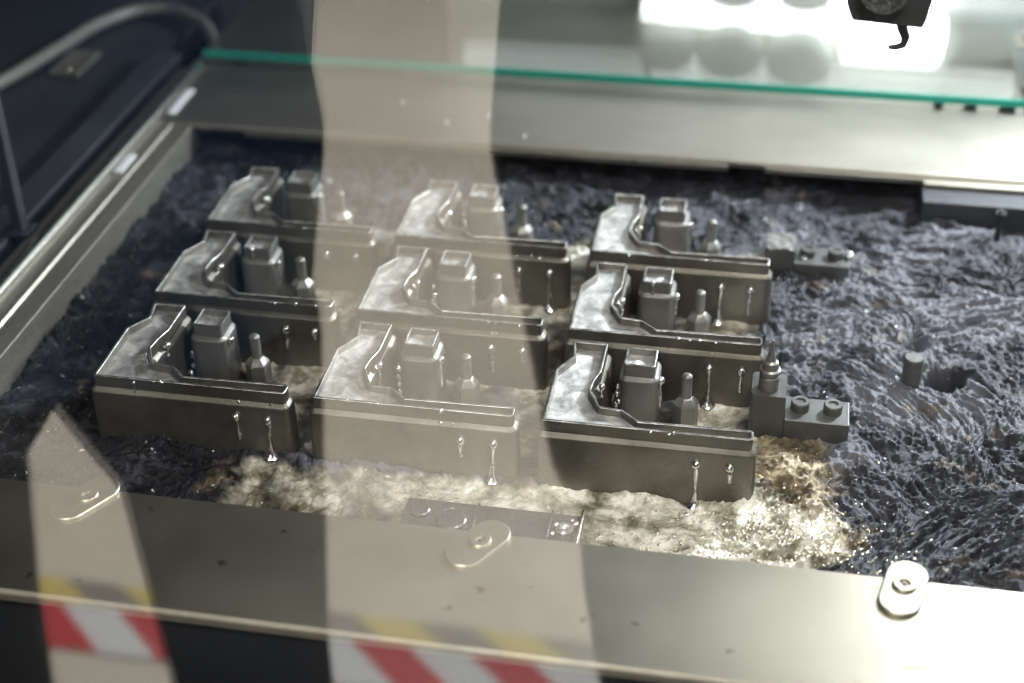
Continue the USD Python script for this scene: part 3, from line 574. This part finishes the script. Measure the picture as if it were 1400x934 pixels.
def hull_chain(bones):
    """bones: ((p, r), (q, r)) hulls of spheres, joined"""
    out = []
    for (p, r), (q, s) in bones:
        a = manifold3d.Manifold.sphere(r, 20).translate(tuple(map(float, p))); b = manifold3d.Manifold.sphere(s, 20).translate(tuple(map(float, q)))
        out.append(manifold3d.Manifold.batch_hull([a, b]))
    m = manifold3d.Manifold.batch_boolean(out, manifold3d.OpType.Add)
    return m
def smoothed(m, length):
    v, f, _ = meshkit.arrays(m.refine_to_length(length)); t = trimesh.Trimesh(v, f, process=True)
    trimesh.smoothing.filter_taubin(t, iterations=10); return t
def person(x, y, label, legs, arm_x, jacket, jm, wrist=None):
    """a standing visitor facing the machine; LEGS: for each leg the x of hip, knee, ankle and the trouser radius there"""
    A = lambda px, py, z: np.array([x + px, y + py, FZ + z])
    t = Thing('person', (x, y, FZ), label, 'person', 'visitors standing before the machine')
    body = [((A(0, 0, 640), 30), (A(0, 0, 600), 40)), ((A(-62, 0, 625), 22), (A(62, 0, 625), 22)), ((A(0, 2, 600), 52), (A(0, 0, 500), 48)), ((A(0, 0, 500), 48), (A(0, 0, 410), 56)),
            ((A(0, 4, 640), 24), (A(0, 8, 690), 25)), ((A(0, 2, 742), 40), (A(0, 18, 715), 30)), ((A(0, 44, 722), 5), (A(0, 48, 712), 7)), ((A(-40, 4, 722), 7), (A(-41, 2, 734), 8)), ((A(40, 4, 722), 7), (A(41, 2, 734), 8))]
    tr, sh, sl = [], [], []
    tr += [((A(7, 0, 394), 33), (A(6 + s_*62, 2, 312), 40)) for s_ in (-1, 1)]
    for hx, kx, ax, r0, r1, r2 in legs:
        H_, K, N = A(hx, 0, 372), A(kx, 6, 200), A(ax, 0, 40)
        body += [((H_, r0 - 6), (K, r1 - 6)), ((K, r1 - 6), (N, r2 - 8)), ((N, 14), (A(ax, 50, 16), 13))]
        tr += [((A(hx*.75, 0, 400), r0), (H_, r0)), ((H_, r0), (K, r1)), ((K, r1), (A(ax, -2, 32), r2))]
        sh += [((A(ax, -14, 16), 19), (A(ax*1.04, 62, 12), 17))]
    for s in (-1, 1):
        S_, E_, W_ = A(s*66, 0, 615), A(s*arm_x, -4, 470), A(s*(wrist or arm_x - 2), 22 if wrist is None else 12, 360 if wrist is None else 432)
        body += [((S_, 22), (E_, 17)), ((E_, 17), (W_, 12))]
        P = W_ + [0, 8, -26]; body += [((W_, 12), (P, 12)), ((P, 11), (P + [0, 10, -6], 11))]
        for k, ln in enumerate((26, 31, 29, 22)):
            b0 = P + [0, 14 - 9*k, -6]; b1 = b0 + [s*-2, 2, -ln*.6]; b2 = b1 + [s*-6, 4, -ln*.4]
            body += [((b0, 4.2), (b1, 3.9)), ((b1, 3.9), (b2, 3.3))]
        th = W_ + [-s*2, 18, -12]; body += [((W_ + [0, 8, -8], 6), (th, 5)), ((th, 4.6), (th + [-s*3, 8, -16], 4))]
        sl += [((S_, 30), (E_, 27)), ((E_, 27), (W_ + [0, -2, 10], 20))]
    b = t.part('body', smoothed(hull_chain(body), 7), M['skin'], 40)
    t.part('trousers', smoothed(hull_chain(tr), 9), M['trouser'], 40, label='dark trousers')
    jk = [((A(-46, 0, 618), 38), (A(46, 0, 618), 38))] + sl
    for (xa, ha, ra_), (xb, hb_, rb_) in zip(jacket[:-1], jacket[1:]):
        jk += [((A(-xa, 0, ha), ra_), (A(-xb, 0, hb_), rb_)), ((A(xa, 0, ha), ra_), (A(xb, 0, hb_), rb_)), ((A(0, 4, ha), ra_), (A(0, 6, hb_), rb_ + 6))]
    t.part('jacket', smoothed(hull_chain(jk), 9), jm, 40, label='dark blue jacket')
    for q in sh: t.part('shoe', smoothed(hull_chain([q]), 6), M['shoe'], 40)
    hm = hull_chain([((A(0, -6, 752), 42), (A(0, -8, 738), 42))]); hm = hm - manifold3d.Manifold.cube((120, 80, 90)).translate(tuple(A(-60, 18, 670)))
    t.part('hair', smoothed(hm, 6), M['hair'], 40)
    return t, A
t, A = person(-88, -383, 'visitor in navy jacket and dark trousers standing with legs apart, left in the glass', [(70, 71, 71, 46, 36, 33), (-60, -71, -84, 46, 38, 34)], 95, [(52, 560, 60), (64, 450, 60), (60, 400, 56)], M['navy'], 30)
t.part('strap', tube([A(118, 20, 620), A(136, 34, 560), A(138, 38, 522), A(137, 38, 500)], [2.6, 2.6, 2.4, .4], 10), M['white'], label='thin pale strap hanging at the side')
person(206, -452, 'visitor in dark clothes standing with legs together, right in the glass', [(40, 36, 26, 54, 45, 33), (-40, -36, -26, 54, 45, 33)], 90, [(52, 560, 58), (64, 430, 58), (50, 290, 50)], M['trouser'], 26)
person(352, -475, 'added visitor in dark clothes at the far right, darkening the glass there', [(36, 34, 32, 50, 44, 38), (-40, -40, -40, 54, 50, 44)], 94, [(52, 560, 58), (62, 430, 58), (50, 290, 50)], M['trouser'], 26)  # added to keep the pale floor out of the right-hand reflection
